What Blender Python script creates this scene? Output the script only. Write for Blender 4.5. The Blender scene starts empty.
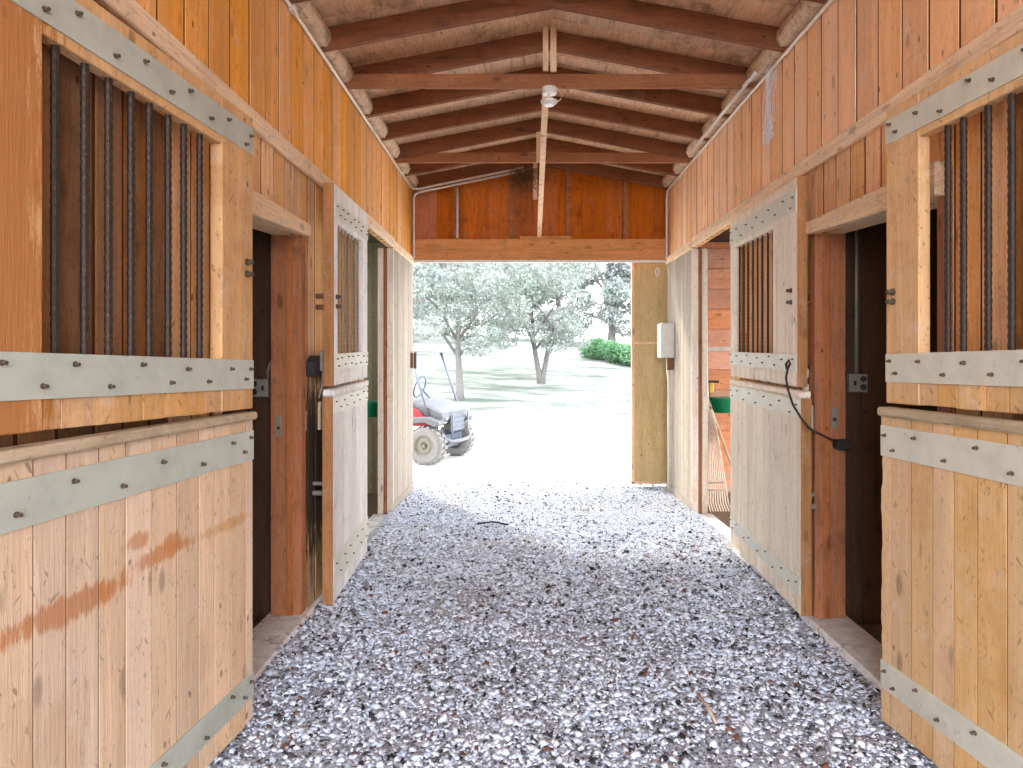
import bpy, math, random
import numpy as np
from mathutils import Vector, Matrix, noise as mnoise
random.seed(7)
rng = np.random.default_rng(11)
COL = bpy.context.scene.collection
PI = math.pi

# ------------------------------------------------------------------ mesh helpers
class MB:
    def __init__(s): s.v = []; s.f = []
    def box(s, x0, x1, y0, y1, z0, z1, M=None):
        b = len(s.v)
        for p in ((x0,y0,z0),(x1,y0,z0),(x1,y1,z0),(x0,y1,z0),(x0,y0,z1),(x1,y0,z1),(x1,y1,z1),(x0,y1,z1)):
            s.v.append(tuple(M @ Vector(p)) if M is not None else p)
        fl = ((0,3,2,1),(4,5,6,7),(0,1,5,4),(1,2,6,5),(2,3,7,6),(3,0,4,7))
        flip = ((x1-x0)*(y1-y0)*(z1-z0) < 0)
        for q in fl:
            q = tuple(b+i for i in q)
            s.f.append(q[::-1] if flip else q)
        return s
    def bar(s, p0, p1, w, h, up=(0,0,1)):
        """box beam from p0 to p1 (centre line), w sideways, h along up"""
        p0 = Vector(p0); p1 = Vector(p1); d = p1-p0; L = d.length; d.normalize()
        side = d.cross(Vector(up)).normalized(); u = side.cross(d)
        M = Matrix((( d.x, side.x, u.x, p0.x),(d.y, side.y, u.y, p0.y),(d.z, side.z, u.z, p0.z),(0,0,0,1)))
        return s.box(0, L, -w/2, w/2, -h/2, h/2, M)
    def prism(s, pts, axis, a, b):
        """extrude a 2D outline; axis 'x': pts=(y,z), 'y': pts=(x,z), 'z': pts=(x,y)"""
        n = len(pts); o = len(s.v)
        def mk(p, t):
            return {'x': (t, p[0], p[1]), 'y': (p[0], t, p[1]), 'z': (p[0], p[1], t)}[axis]
        for t in (a, b):
            for p in pts: s.v.append(mk(p, t))
        s.f.append(tuple(range(o, o+n))[::-1]); s.f.append(tuple(range(o+n, o+2*n)))
        for i in range(n):
            j = (i+1) % n
            s.f.append((o+i, o+j, o+n+j, o+n+i))
        return s
    def tube(s, pts, r, n=8, closed=False):
        pts = [Vector(p) for p in pts]
        rs = r if isinstance(r, (list, tuple)) else [r]*len(pts)
        o = len(s.v); m = len(pts)
        prev = None
        for i, p in enumerate(pts):
            if closed: t = pts[(i+1) % m]-pts[i-1]
            else: t = pts[min(i+1, m-1)]-pts[max(i-1, 0)]
            t.normalize()
            if prev is None:
                a = Vector((0,0,1)) if abs(t.z) < .9 else Vector((1,0,0))
                u = t.cross(a).normalized()
            else:
                u = (prev - t*prev.dot(t)).normalized()
            prev = u; w = t.cross(u)
            for k in range(n):
                a = 2*PI*k/n
                s.v.append(tuple(p + (u*math.cos(a)+w*math.sin(a))*rs[i]))
        for i in range(m if closed else m-1):
            j = (i+1) % m
            for k in range(n):
                l = (k+1) % n
                s.f.append((o+i*n+k, o+i*n+l, o+j*n+l, o+j*n+k))
        if not closed:
            s.f.append(tuple(o+k for k in range(n))[::-1]); s.f.append(tuple(o+(m-1)*n+k for k in range(n)))
        return s
    def lathe(s, prof, n=20, M=None):
        """prof: list of (r, h) around local z"""
        o = len(s.v)
        for r, h in prof:
            for k in range(n):
                a = 2*PI*k/n
                p = Vector((r*math.cos(a), r*math.sin(a), h))
                s.v.append(tuple(M @ p) if M is not None else tuple(p))
        for i in range(len(prof)-1):
            for k in range(n):
                l = (k+1) % n
                s.f.append((o+i*n+k, o+i*n+l, o+(i+1)*n+l, o+(i+1)*n+k))
        s.f.append(tuple(o+k for k in range(n))[::-1]); s.f.append(tuple(o+(len(prof)-1)*n+k for k in range(n)))
        return s
    def build(s, name, mat, parent=None, bevel=0, smooth=False):
        me = bpy.data.meshes.new(name)
        me.from_pydata(s.v, [], s.f); me.update()
        if mat is not None: me.materials.append(mat)
        if smooth: me.polygons.foreach_set('use_smooth', [True]*len(me.polygons))
        o = bpy.data.objects.new(name, me); COL.objects.link(o)
        if parent is not None: o.parent = parent
        if bevel:
            m = o.modifiers.new('bevel', 'BEVEL'); m.width = bevel; m.segments = 1; m.limit_method = 'ANGLE'
        return o

def tag(o, label=None, cat=None, group=None, kind=None):
    if label: o['label'] = label
    if cat: o['category'] = cat
    if group: o['group'] = group
    if kind: o['kind'] = kind
    return o
def empty(name, loc=(0,0,0), rot=(0,0,0)):
    o = bpy.data.objects.new(name, None); COL.objects.link(o)
    o.location = loc; o.rotation_euler = rot; o.empty_display_size = .1
    return o
def dup(o, parent, loc=None):
    c = o.copy(); COL.objects.link(c); c.parent = parent
    if loc is not None: c.location = loc
    return c
def struct(o): o['kind'] = 'structure'; return o
ORD = ['first','second','third','fourth','fifth','sixth','seventh','eighth','ninth','tenth','eleventh','twelfth']

# ------------------------------------------------------------------ materials
def srgb(r, g, b):
    f = lambda c: (c/255/12.92) if c/255 <= .04045 else ((c/255+.055)/1.055)**2.4
    return (f(r), f(g), f(b), 1)
class NT:
    def __init__(s, name):
        s.m = bpy.data.materials.new(name); s.m.use_nodes = True
        s.t = s.m.node_tree; s.t.nodes.clear()
        s.out = s.n('ShaderNodeOutputMaterial'); s.p = s.n('ShaderNodeBsdfPrincipled')
        s.l(s.p.outputs[0], s.out.inputs[0])
    def n(s, typ, **kw):
        x = s.t.nodes.new(typ)
        for k, v in kw.items():
            if hasattr(x, k): setattr(x, k, v)
        return x
    def l(s, a, b): s.t.links.new(a, b)
    def val(s, inp, v):
        if hasattr(v, 'is_linked'): s.l(v, inp)
        else: inp.default_value = v
    def math(s, op, a, b=0.0, c=None, clamp=False):
        x = s.n('ShaderNodeMath'); x.operation = op; x.use_clamp = clamp
        s.val(x.inputs[0], a); s.val(x.inputs[1], b)
        if c is not None: s.val(x.inputs[2], c)
        return x.outputs[0]
    def vmath(s, op, a, b):
        x = s.n('ShaderNodeVectorMath'); x.operation = op
        s.val(x.inputs[0], a); s.val(x.inputs[1], b)
        return x.outputs['Value'] if op in ('LENGTH','DISTANCE','DOT_PRODUCT') else x.outputs[0]
    def noise(s, vec, scale, detail=4, rough=.6, dist=0):
        x = s.n('ShaderNodeTexNoise'); s.l(vec, x.inputs['Vector'])
        x.inputs['Scale'].default_value = scale; x.inputs['Detail'].default_value = detail
        x.inputs['Roughness'].default_value = rough; x.inputs['Distortion'].default_value = dist
        return x.outputs['Fac']
    def ramp(s, fac, stops):
        x = s.n('ShaderNodeValToRGB'); e = x.color_ramp.elements
        while len(e) < len(stops): e.new(.5)
        for i, (p, c) in enumerate(stops): e[i].position = p; e[i].color = c if len(c) == 4 else (*c, 1)
        s.l(fac, x.inputs[0]); return x.outputs[0]
    def sstep(s, v, a, b):
        x = s.n('ShaderNodeMapRange'); x.interpolation_type = 'SMOOTHSTEP'
        s.l(v, x.inputs[0]); x.inputs[1].default_value = a; x.inputs[2].default_value = b
        return x.outputs[0]
    def mix(s, fac, a, b, mode='MIX'):
        x = s.n('ShaderNodeMix'); x.data_type = 'RGBA'; x.blend_type = mode
        s.val(x.inputs[0], fac); s.val(x.inputs[6], a); s.val(x.inputs[7], b)
        return x.outputs[2]
    def bump(s, h, strength=.3, dist=.01):
        x = s.n('ShaderNodeBump'); x.inputs['Strength'].default_value = strength; x.inputs['Distance'].default_value = dist
        s.l(h, x.inputs['Height']); s.l(x.outputs[0], s.p.inputs['Normal'])

def k(c, f): return (c[0]*f, c[1]*f, c[2]*f, 1)
def wood(name, base, axis='z', dark=.45, vary=.35, knots=.6, rough=.78, grain=1.0, dirt=.35, dirtcol=None, stains=(), pale=.3, fine=.5, scratch=.35):
    """Sawn timber: long grain along `axis` of object space, per board tone, knots, blotches; stains=(centre, size, colour, strength)"""
    t = NT(name)
    tc = t.n('ShaderNodeTexCoord'); geo = t.n('ShaderNodeNewGeometry'); oi = t.n('ShaderNodeObjectInfo')
    pos = tc.outputs['Object']
    rnd = geo.outputs['Random Per Island']
    comb = t.n('ShaderNodeCombineXYZ')
    r1 = t.math('MULTIPLY', rnd, 41.3); r2 = t.math('MULTIPLY', oi.outputs['Random'], 17.7)
    for i in range(3): t.l(t.math('ADD', r1, r2), comb.inputs[i])
    sh = t.vmath('ADD', pos, comb.outputs[0])
    def stretch(long, cross):
        sc = [cross]*3; sc['xyz'.index(axis)] = long
        return t.vmath('MULTIPLY', sh, tuple(sc))
    g1 = t.noise(stretch(.9, 13), 1.0, 6, .62, .9)
    g2 = t.noise(stretch(5*grain, 95*grain), 1.0, 3, .65)
    big = t.noise(sh, 2.3, 4, .6)
    base4 = base
    col = t.ramp(g1, [(.22, k(base4, dark)), (.42, k(base4, .9)), (.58, base4), (.78, k(base4, 1.22))])
    col = t.mix(t.math('MULTIPLY', t.sstep(g2, .42, .78), fine), col, k(base4, dark*.9))
    sp1 = t.noise(stretch(22, 60), 1.0, 4, .75)
    col = t.mix(t.math('MULTIPLY', t.sstep(sp1, .57, .72), .7), col, k(base4, .28))
    sp2 = t.noise(t.vmath('ADD', sh, (5.3,1.7,9.1)), 7.0, 5, .8)
    col = t.mix(t.math('MULTIPLY', t.sstep(sp2, .5, .75), pale), col, k((.8,.74,.66), .5+base4[0]*.6))
    vd = t.n('ShaderNodeTexVoronoi'); t.l(stretch(5, 9), vd.inputs['Vector']); vd.inputs['Scale'].default_value = 1
    dots = t.math('SUBTRACT', 1.0, t.sstep(t.math('ADD', vd.outputs['Distance'], t.math('MULTIPLY', t.math('SUBTRACT', sp1, .5), .2)), .05, .09))
    col = t.mix(t.math('MULTIPLY', dots, .75), col, k(base4, .16))
    for an, seed in ((.75, 3.0), (-.5, 8.0)):
        rv = t.n('ShaderNodeVectorRotate'); rv.rotation_type = 'AXIS_ANGLE'
        t.l(t.vmath('ADD', pos, (seed, seed, seed)), rv.inputs['Vector'])
        rv.inputs['Axis'].default_value = (0,1,0) if axis != 'y' else (1,0,0); rv.inputs['Angle'].default_value = an
        sc = t.noise(t.vmath('MULTIPLY', rv.outputs[0], (70, 40, 13)), 1.0, 2, .5)
        col = t.mix(t.math('MULTIPLY', t.sstep(sc, .67, .72), scratch), col, k(base4, .3))
    # knots
    vn = t.n('ShaderNodeTexVoronoi'); t.l(stretch(3.1, 7.5), vn.inputs['Vector']); vn.inputs['Scale'].default_value = 1
    kd = t.math('ADD', vn.outputs['Distance'], t.math('MULTIPLY', t.math('SUBTRACT', g1, .5), .25))
    km = t.math('MULTIPLY', t.math('SUBTRACT', 1.0, t.sstep(kd, .07, .17)), knots)
    col = t.mix(km, col, k(base4, .28))
    if dirt:
        dc = dirtcol or k(base4, .5)
        fl = t.noise(pos, 5.5, 5, .7)
        col = t.mix(t.math('MULTIPLY', t.sstep(t.math('MULTIPLY', t.math('ADD', big, fl), .5), .5, .68), dirt), col, dc)
    for cen, size, scol, st in stains:
        dv = t.vmath('DIVIDE', t.vmath('SUBTRACT', pos, cen), size)
        dl = t.vmath('LENGTH', dv, (0,0,0))
        nz = t.noise(stretch(7, 40), 1.0, 6, .75)
        dd = t.math('ADD', dl, t.math('MULTIPLY', t.math('SUBTRACT', nz, .5), 2.6))
        col = t.mix(t.math('MULTIPLY', t.math('SUBTRACT', 1.0, t.sstep(dd, .62, 1.12)), st), col, scol)
    hs = t.n('ShaderNodeHueSaturation')
    t.l(t.math('ADD', t.math('MULTIPLY', rnd, vary), 1-vary/2), hs.inputs['Value'])
    t.l(t.math('ADD', t.math('MULTIPLY', t.math('FRACT', t.math('MULTIPLY', rnd, 7.31)), .22), .89), hs.inputs['Saturation'])
    t.l(col, hs.inputs['Color']); t.l(hs.outputs[0], t.p.inputs['Base Color'])
    t.p.inputs['Roughness'].default_value = rough
    t.p.inputs['Specular IOR Level'].default_value = .25
    t.bump(t.math('ADD', g2, t.math('MULTIPLY', g1, .6)), .35, .006)
    return t.m
def plain(name, c, rough=.5, metal=0, var=.25, scale=9, spots=None, bump=.1, spec=.4):
    t = NT(name)
    tc = t.n('ShaderNodeTexCoord')
    nz = t.noise(tc.outputs['Object'], scale, 5, .65)
    col = t.ramp(nz, [(.3, k(c, 1-var)), (.52, c), (.75, k(c, 1+var*.6))])
    if spots:
        n2 = t.noise(tc.outputs['Object'], spots[1], 5, .72)
        col = t.mix(t.math('MULTIPLY', t.sstep(n2, spots[2], spots[2]+.1), spots[3]), col, spots[0])
    t.l(col, t.p.inputs['Base Color'])
    t.p.inputs['Roughness'].default_value = rough; t.p.inputs['Metallic'].default_value = metal
    t.p.inputs['Specular IOR Level'].default_value = spec
    if bump: t.bump(nz, bump, .004)
    return t.m

BLACKSTAIN = srgb(52, 46, 42)
M = {}
M['wall_up_left'] = wood('planks_upper_left', srgb(244, 176, 100), 'z', dark=.72, vary=.2, knots=.5, dirt=.25, fine=.3, scratch=.15)
M['wall_up_right'] = wood('planks_upper_right', srgb(255, 202, 154), 'z', dark=.72, vary=.2, knots=.5, dirt=.25, fine=.3, scratch=.15)
M['wall_lo_left'] = wood('planks_lower_left', srgb(236, 184, 126), 'z', dark=.45, vary=.3, stains=[
    ((-1.333, 4.3, .86), (.3, .36, .62), BLACKSTAIN, .93)])
M['wall_lo_right'] = wood('planks_lower_right', srgb(242, 184, 126), 'z', dark=.45, vary=.3, stains=[
    ((1.717, 3.98, .72), (.3, .3, .85), srgb(70, 52, 40), .9)])
M['shaded'] = wood('planks_shaded', srgb(150, 104, 62), 'z', dark=.35, vary=.6, knots=.5, dirt=.4, dirtcol=srgb(50,34,22), pale=.1)  # shade of the open doors on the wall, put into the board colour
M['joint'] = plain('joint_shade', srgb(92, 54, 30), .9, 0, .3, 12, bump=0, spec=.1)  # groove shade between boards, put in as a dark strip colour
M['joint_door'] = plain('dark_joint_shade', srgb(120, 84, 54), .9, 0, .3, 12, bump=0, spec=.1)
M['joint_grey'] = plain('grey_joint_shade', srgb(150, 138, 122), .9, 0, .2, 12, bump=0, spec=.1)
M['wall_pale'] = wood('planks_pale', srgb(178, 166, 150), 'z', dark=.62, vary=.22, knots=.35, dirt=.3, dirtcol=srgb(170,160,150))
M['ledger'] = wood('ledger_wood', srgb(242, 212, 174), 'y', dark=.5, vary=.2, dirt=.35)
M['jamb'] = wood('jamb_wood', srgb(176, 112, 72), 'z', pale=.08, dark=.45, vary=.25, knots=.7, dirt=.45, dirtcol=srgb(60,40,28))
M['jamb_pale'] = wood('jamb_pale', srgb(226, 210, 188), 'z', dark=.6, vary=.2, dirt=.35, dirtcol=srgb(190,120,70))
M['lintel'] = wood('lintel_wood', srgb(236, 204, 162), 'y', dark=.5, vary=.2, dirt=.45)
M['sill'] = plain('sill_concrete', srgb(228, 226, 222), .9, 0, .25, 14, (srgb(110,100,88), 9, .55, .6))
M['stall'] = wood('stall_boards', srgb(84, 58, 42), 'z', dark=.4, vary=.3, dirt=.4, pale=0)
M['stall_red'] = wood('stall_boards_red', srgb(240, 164, 122), 'x', dark=.6, vary=.3, knots=.6, dirt=.2)
M['stall_grey'] = wood('stall_boards_grey', srgb(150, 140, 108), 'z', dark=.5, vary=.25)
M['rafter'] = wood('rafter_wood', srgb(132, 80, 48), 'x', pale=.08, dark=.4, vary=.25, knots=.5, dirt=.5, dirtcol=srgb(60,36,22))
M['deck'] = wood('roof_deck', srgb(226, 186, 150), 'y', pale=.08, dark=.3, vary=.25, knots=.4, dirt=.65, dirtcol=srgb(80,52,36))
M['block'] = plain('pale_block', srgb(214, 186, 156), .9, 0, .3, 12, (srgb(120,90,64), 18, .52, .5))
M['gable'] = wood('gable_boards', srgb(200, 114, 60), 'z', pale=.08, dark=.42, vary=.3, knots=.5, dirt=.45, dirtcol=srgb(84,34,14))
M['header'] = wood('header_wood', srgb(212, 142, 80), 'x', pale=.08, dark=.5, vary=.2, dirt=.4, dirtcol=srgb(120,76,34))
M['pine'] = wood('pale_pine', srgb(232, 196, 156), 'z', dark=.62, vary=.2, dirt=.2)
M['tie'] = wood('tie_wood', srgb(160, 102, 62), 'x', pale=.08, dark=.45, vary=.2, dirt=.4, dirtcol=srgb(86,50,28))
SCRAPE = srgb(188, 124, 72)
M['door_near_left'] = wood('door_boards_near_left', srgb(222, 190, 156), 'z', scratch=.75, fine=.25, dark=.74, vary=.22, knots=.55, dirt=.35, dirtcol=srgb(178,146,116), stains=[
    ((1.02, 0, .905), (.25, .3, .042), SCRAPE, .9), ((.60, 0, .935), (.19, .3, .03), SCRAPE, .8), ((.55, 0, .955), (.06, .3, .04), SCRAPE, .8), ((.74, 0, 1.01), (.06, .3, .03), SCRAPE, .8),
    ((.2, 0, .93), (.2, .3, .025), srgb(196,150,104), .7), ((1.1, 0, .5), (.14, .3, .2), srgb(196,158,120), .5)])
M['door_near_left_up'] = wood('door_frame_near_left', srgb(208, 160, 106), 'z', scratch=.6, fine=.3, dark=.6, vary=.22, knots=.7, dirt=.5, dirtcol=srgb(150,98,52), stains=[
    ((1.32, 0, 2.0), (.3, .3, 1.6), srgb(160, 98, 42), .85)])
M['door_near_right'] = wood('door_boards_near_right', srgb(220, 178, 126), 'z', scratch=.75, fine=.25, dark=.74, vary=.2, knots=.6, dirt=.5, dirtcol=srgb(184,134,80))
M['door_near_right_up'] = wood('door_frame_near_right', srgb(214, 170, 118), 'z', scratch=.6, fine=.3, dark=.6, vary=.2, knots=.7, dirt=.5, dirtcol=srgb(160,108,62))
M['door_far'] = wood('door_boards_far', srgb(244, 232, 210), 'z', dark=.66, vary=.16, knots=.4, dirt=.35, dirtcol=srgb(196,180,158))
M['door_far_left'] = wood('door_boards_far_left', srgb(238, 236, 230), 'z', dark=.66, vary=.16, knots=.4, dirt=.35, dirtcol=srgb(190,186,178))
M['door_edge'] = wood('door_edge', srgb(176, 118, 62), 'z', dark=.45, vary=.3, dirt=.5, dirtcol=srgb(96,60,34))
M['ledge'] = wood('door_ledge', srgb(184, 164, 132), 'x', dark=.5, vary=.2, dirt=.6, dirtcol=srgb(130,116,92))
M['plate'] = plain('galvanised_strap', srgb(186, 190, 174), .55, .15, .16, 7, (srgb(146,140,120), 26, .62, .7), .12)
M['plate_pale'] = plain('galvanised_strap_pale', srgb(220, 220, 206), .55, .1, .12, 7, (srgb(170,160,140), 26, .62, .6), .1)
M['plate_right'] = plain('galvanised_strap_right', srgb(206, 202, 182), .55, .12, .15, 7, (srgb(168,146,110), 22, .6, .7), .12)
M['rebar_pale'] = plain('pale_bar_steel', srgb(150, 134, 108), .6, .2, .35, 70, (srgb(200,180,140), 90, .6, .6), .4)  # paler steel for the far left door's bars
M['bolt'] = plain('rusty_bolt', srgb(96, 82, 66), .6, .5, .4, 60, bump=0)
M['rebar'] = plain('dark_bar_steel', srgb(58, 44, 34), .55, .35, .35, 70, (srgb(150,110,70), 90, .6, .6), .4)
M['conduit'] = plain('conduit_grey', srgb(222, 214, 200), .45, .2, .12, 20, bump=0)
M['galv'] = plain('grey_box_metal', srgb(206, 202, 192), .5, .2, .1, 12, bump=0)
M['white'] = plain('white_porcelain', srgb(232, 228, 218), .35, 0, .08, 20, bump=0)
M['dark'] = plain('dark_rubber', srgb(48, 44, 42), .7, 0, .3, 30)
M['rope'] = plain('dark_rope', srgb(58, 46, 38), .9, 0, .4, 120)
M['outlet'] = plain('outlet_metal', srgb(150, 144, 132), .5, .3, .2, 30, bump=0)
M['green'] = plain('green_plastic', srgb(14, 150, 96), .4, 0, .15, 8, bump=0)
M['yellow'] = plain('yellow_plastic', srgb(232, 190, 84), .5, 0, .15, 8, bump=0)
M['rake'] = plain('bamboo', srgb(244, 222, 196), .6, 0, .2, 30, bump=0)
M['twine'] = plain('blue_grey_twine', srgb(232, 237, 244), .9, 0, .3, 90, bump=0)
M['twig'] = plain('twig', srgb(120, 84, 52), .9, 0, .4, 40, bump=0)
M['hinge'] = plain('rusty_hinge', srgb(130, 88, 60), .7, .3, .3, 40)
M['panel'] = wood('outside_panel', srgb(206, 176, 118), 'z', dark=.7, vary=.15, knots=.1, dirt=.3, dirtcol=srgb(150,130,84))
M['red'] = plain('red_paint', srgb(190, 44, 52), .35, 0, .08, 6, bump=0)
M['uwhite'] = plain('pale_plastic', srgb(104, 106, 110), .4, 0, .06, 6, bump=0)
M['ugrey'] = plain('chrome_grey_tube', srgb(104, 110, 120), .35, .3, .1, 10, bump=0)
M['udark'] = plain('grille_dark', srgb(92, 102, 116), .6, 0, .2, 20, bump=0)
M['tyre'] = plain('dusty_tyre', srgb(128, 127, 124), .9, 0, .25, 26)
M['rim'] = plain('beige_rim', srgb(120, 117, 104), .5, .1, .15, 12, bump=0)
M['lamp'] = plain('headlamp', srgb(120, 126, 130), .2, 0, .05, 12, bump=0)
M['bark'] = plain('pale_bark', srgb(96, 92, 86), .9, 0, .35, 22)

def leafmat(name, a, b, c):
    t = NT(name)
    geo = t.n('ShaderNodeNewGeometry'); tc = t.n('ShaderNodeTexCoord')
    nz = t.noise(tc.outputs['Object'], .9, 3, .6)
    f = t.math('ADD', t.math('MULTIPLY', geo.outputs['Random Per Island'], .45), t.math('MULTIPLY', nz, .75))
    col = t.ramp(f, [(.3, a), (.55, b), (.85, c)])
    t.l(col, t.p.inputs['Base Color']); t.p.inputs['Roughness'].default_value = .7
    tr = t.n('ShaderNodeBsdfTranslucent'); t.l(col, tr.inputs[0])
    mx = t.n('ShaderNodeMixShader'); mx.inputs[0].default_value = .45
    t.l(t.p.outputs[0], mx.inputs[1]); t.l(tr.outputs[0], mx.inputs[2]); t.l(mx.outputs[0], t.out.inputs[0])
    return t.m
M['leaf'] = leafmat('leaf_silver', srgb(98,116,96), srgb(134,140,131), srgb(162,163,158))
M['leaf2'] = leafmat('leaf_sage', srgb(104,119,106), srgb(140,146,138), srgb(164,165,161))
M['leaf3'] = leafmat('leaf_green', srgb(62,112,66), srgb(92,134,88), srgb(126,150,122))

def floor_mat():
    t = NT('packed_gravel'); tc = t.n('ShaderNodeTexCoord'); P = tc.outputs['Object']
    a = t.noise(P, 46, 6, .75); b = t.noise(P, 1.6, 4, .6); c = t.noise(P, 120, 3, .7)
    col = t.ramp(a, [(.32, srgb(58,55,58)), (.43, srgb(118,120,128)), (.53, srgb(196,204,216)), (.7, srgb(234,240,250))])
    col = t.mix(t.math('MULTIPLY', t.sstep(b, .5, .68), .5), col, srgb(196,190,188))
    col = t.mix(t.math('MULTIPLY', t.sstep(c, .56, .66), .7), col, srgb(80,70,64))
    t.l(col, t.p.inputs['Base Color']); t.p.inputs['Roughness'].default_value = .95; t.p.inputs['Specular IOR Level'].default_value = .1
    t.bump(a, .8, .02); return t.m
M['floor'] = floor_mat()
def chip_mat():
    t = NT('stone_chips'); geo = t.n('ShaderNodeNewGeometry'); tc = t.n('ShaderNodeTexCoord')
    big = t.noise(tc.outputs['Object'], 2.6, 5, .7)
    r = t.math('ADD', geo.outputs['Random Per Island'], t.math('MULTIPLY', t.math('SUBTRACT', big, .5), .6))
    col = t.ramp(r, [(.0, srgb(48,44,44)), (.12, srgb(88,84,86)), (.2, srgb(196,204,218)), (.4, srgb(216,225,239)), (.9, srgb(238,244,252))])
    rr = t.math('FRACT', t.math('MULTIPLY', geo.outputs['Random Per Island'], 91.7))
    col = t.mix(t.sstep(rr, .975, .979), col, srgb(122,84,68))
    t.l(col, t.p.inputs['Base Color']); t.p.inputs['Roughness'].default_value = .9; t.p.inputs['Specular IOR Level'].default_value = .15
    return t.m
M['chips'] = chip_mat()
def ground_mat():
    t = NT('bleached_ground'); tc = t.n('ShaderNodeTexCoord'); P = tc.outputs['Object']
    a = t.noise(P, .5, 5, .65); b = t.noise(P, 14, 5, .7)
    col = t.ramp(a, [(.35, srgb(206,204,196)), (.5, srgb(226,224,220)), (.7, srgb(236,236,234))])
    col = t.mix(t.math('MULTIPLY', t.sstep(b, .56, .7), .35), col, srgb(186,190,170))
    # bare pale yard by the barn, hill grass with tree shade painted in
    sy = t.n('ShaderNodeSeparateXYZ'); t.l(P, sy.inputs[0])
    hill = t.sstep(t.math('ADD', sy.outputs['Y'], t.math('MULTIPLY', t.math('SUBTRACT', a, .5), 7.0)), 12.5, 18.0)
    dry_dapple = t.ramp(t.noise(t.vmath('MULTIPLY', P, (.35, 1.0, 1.0)), 1.0, 7, .75), [(.38, srgb(84,90,80)), (.49, srgb(112,115,107)), (.58, srgb(138,138,134)), (.7, srgb(152,150,147))])  # dark noise tones imitate the dappled shade under the trees
    col = t.mix(hill, col, dry_dapple)
    t.l(col, t.p.inputs['Base Color']); t.p.inputs['Roughness'].default_value = 1; t.p.inputs['Specular IOR Level'].default_value = 0
    return t.m
M['ground'] = ground_mat()
M['yard'] = plain('yard_dirt', srgb(150, 146, 140), .95, 0, .2, 2, bump=0, spec=.1)

# ------------------------------------------------------------------ geometry of the aisle (metres; camera at the origin looking along +y)
H = 1.59; F = 680.0; VX, VY = 524.0, 357.0
XL, XR, YE = -1.333, 1.717, 8.16
Y0 = -2.0                       # where the modelled barn begins, behind the camera
EAVE, RIDGE_X, SLOPE = 3.58, .192, .19
def zroof(x): return EAVE + (1.525 - abs(x-RIDGE_X))*SLOPE
DOORS = {'left': [(2.98, 4.03, 2.30), (5.62, 6.89, 2.70)], 'right': [(2.81, 3.985, 2.30), (5.62, 6.91, 2.70)]}

def side_box(mb, s, d0, d1, y0, y1, z0, z1):
    """box on side wall: d = distance from wall face into the aisle (negative = into the wall)"""
    wx, o = (XL, 1) if s == 'left' else (XR, -1)
    a, b = wx + o*d0, wx + o*d1
    mb.box(min(a,b), max(a,b), y0, y1, z0, z1)

def planks(mb, s, y0, y1, z0, z1, w, d0=-.05, d1=0, jit=.002, gap=.009, joints=None):
    y = y0
    while y < y1-.01:
        e = min(y+w*random.uniform(.94,1.06), y1)
        if y1-e < .05: e = y1
        j = random.uniform(-jit, jit)
        side_box(mb, s, d0, d1+j, y+gap, e-gap, z0, z1)
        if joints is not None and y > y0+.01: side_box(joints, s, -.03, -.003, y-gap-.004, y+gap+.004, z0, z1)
        y = e

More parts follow.
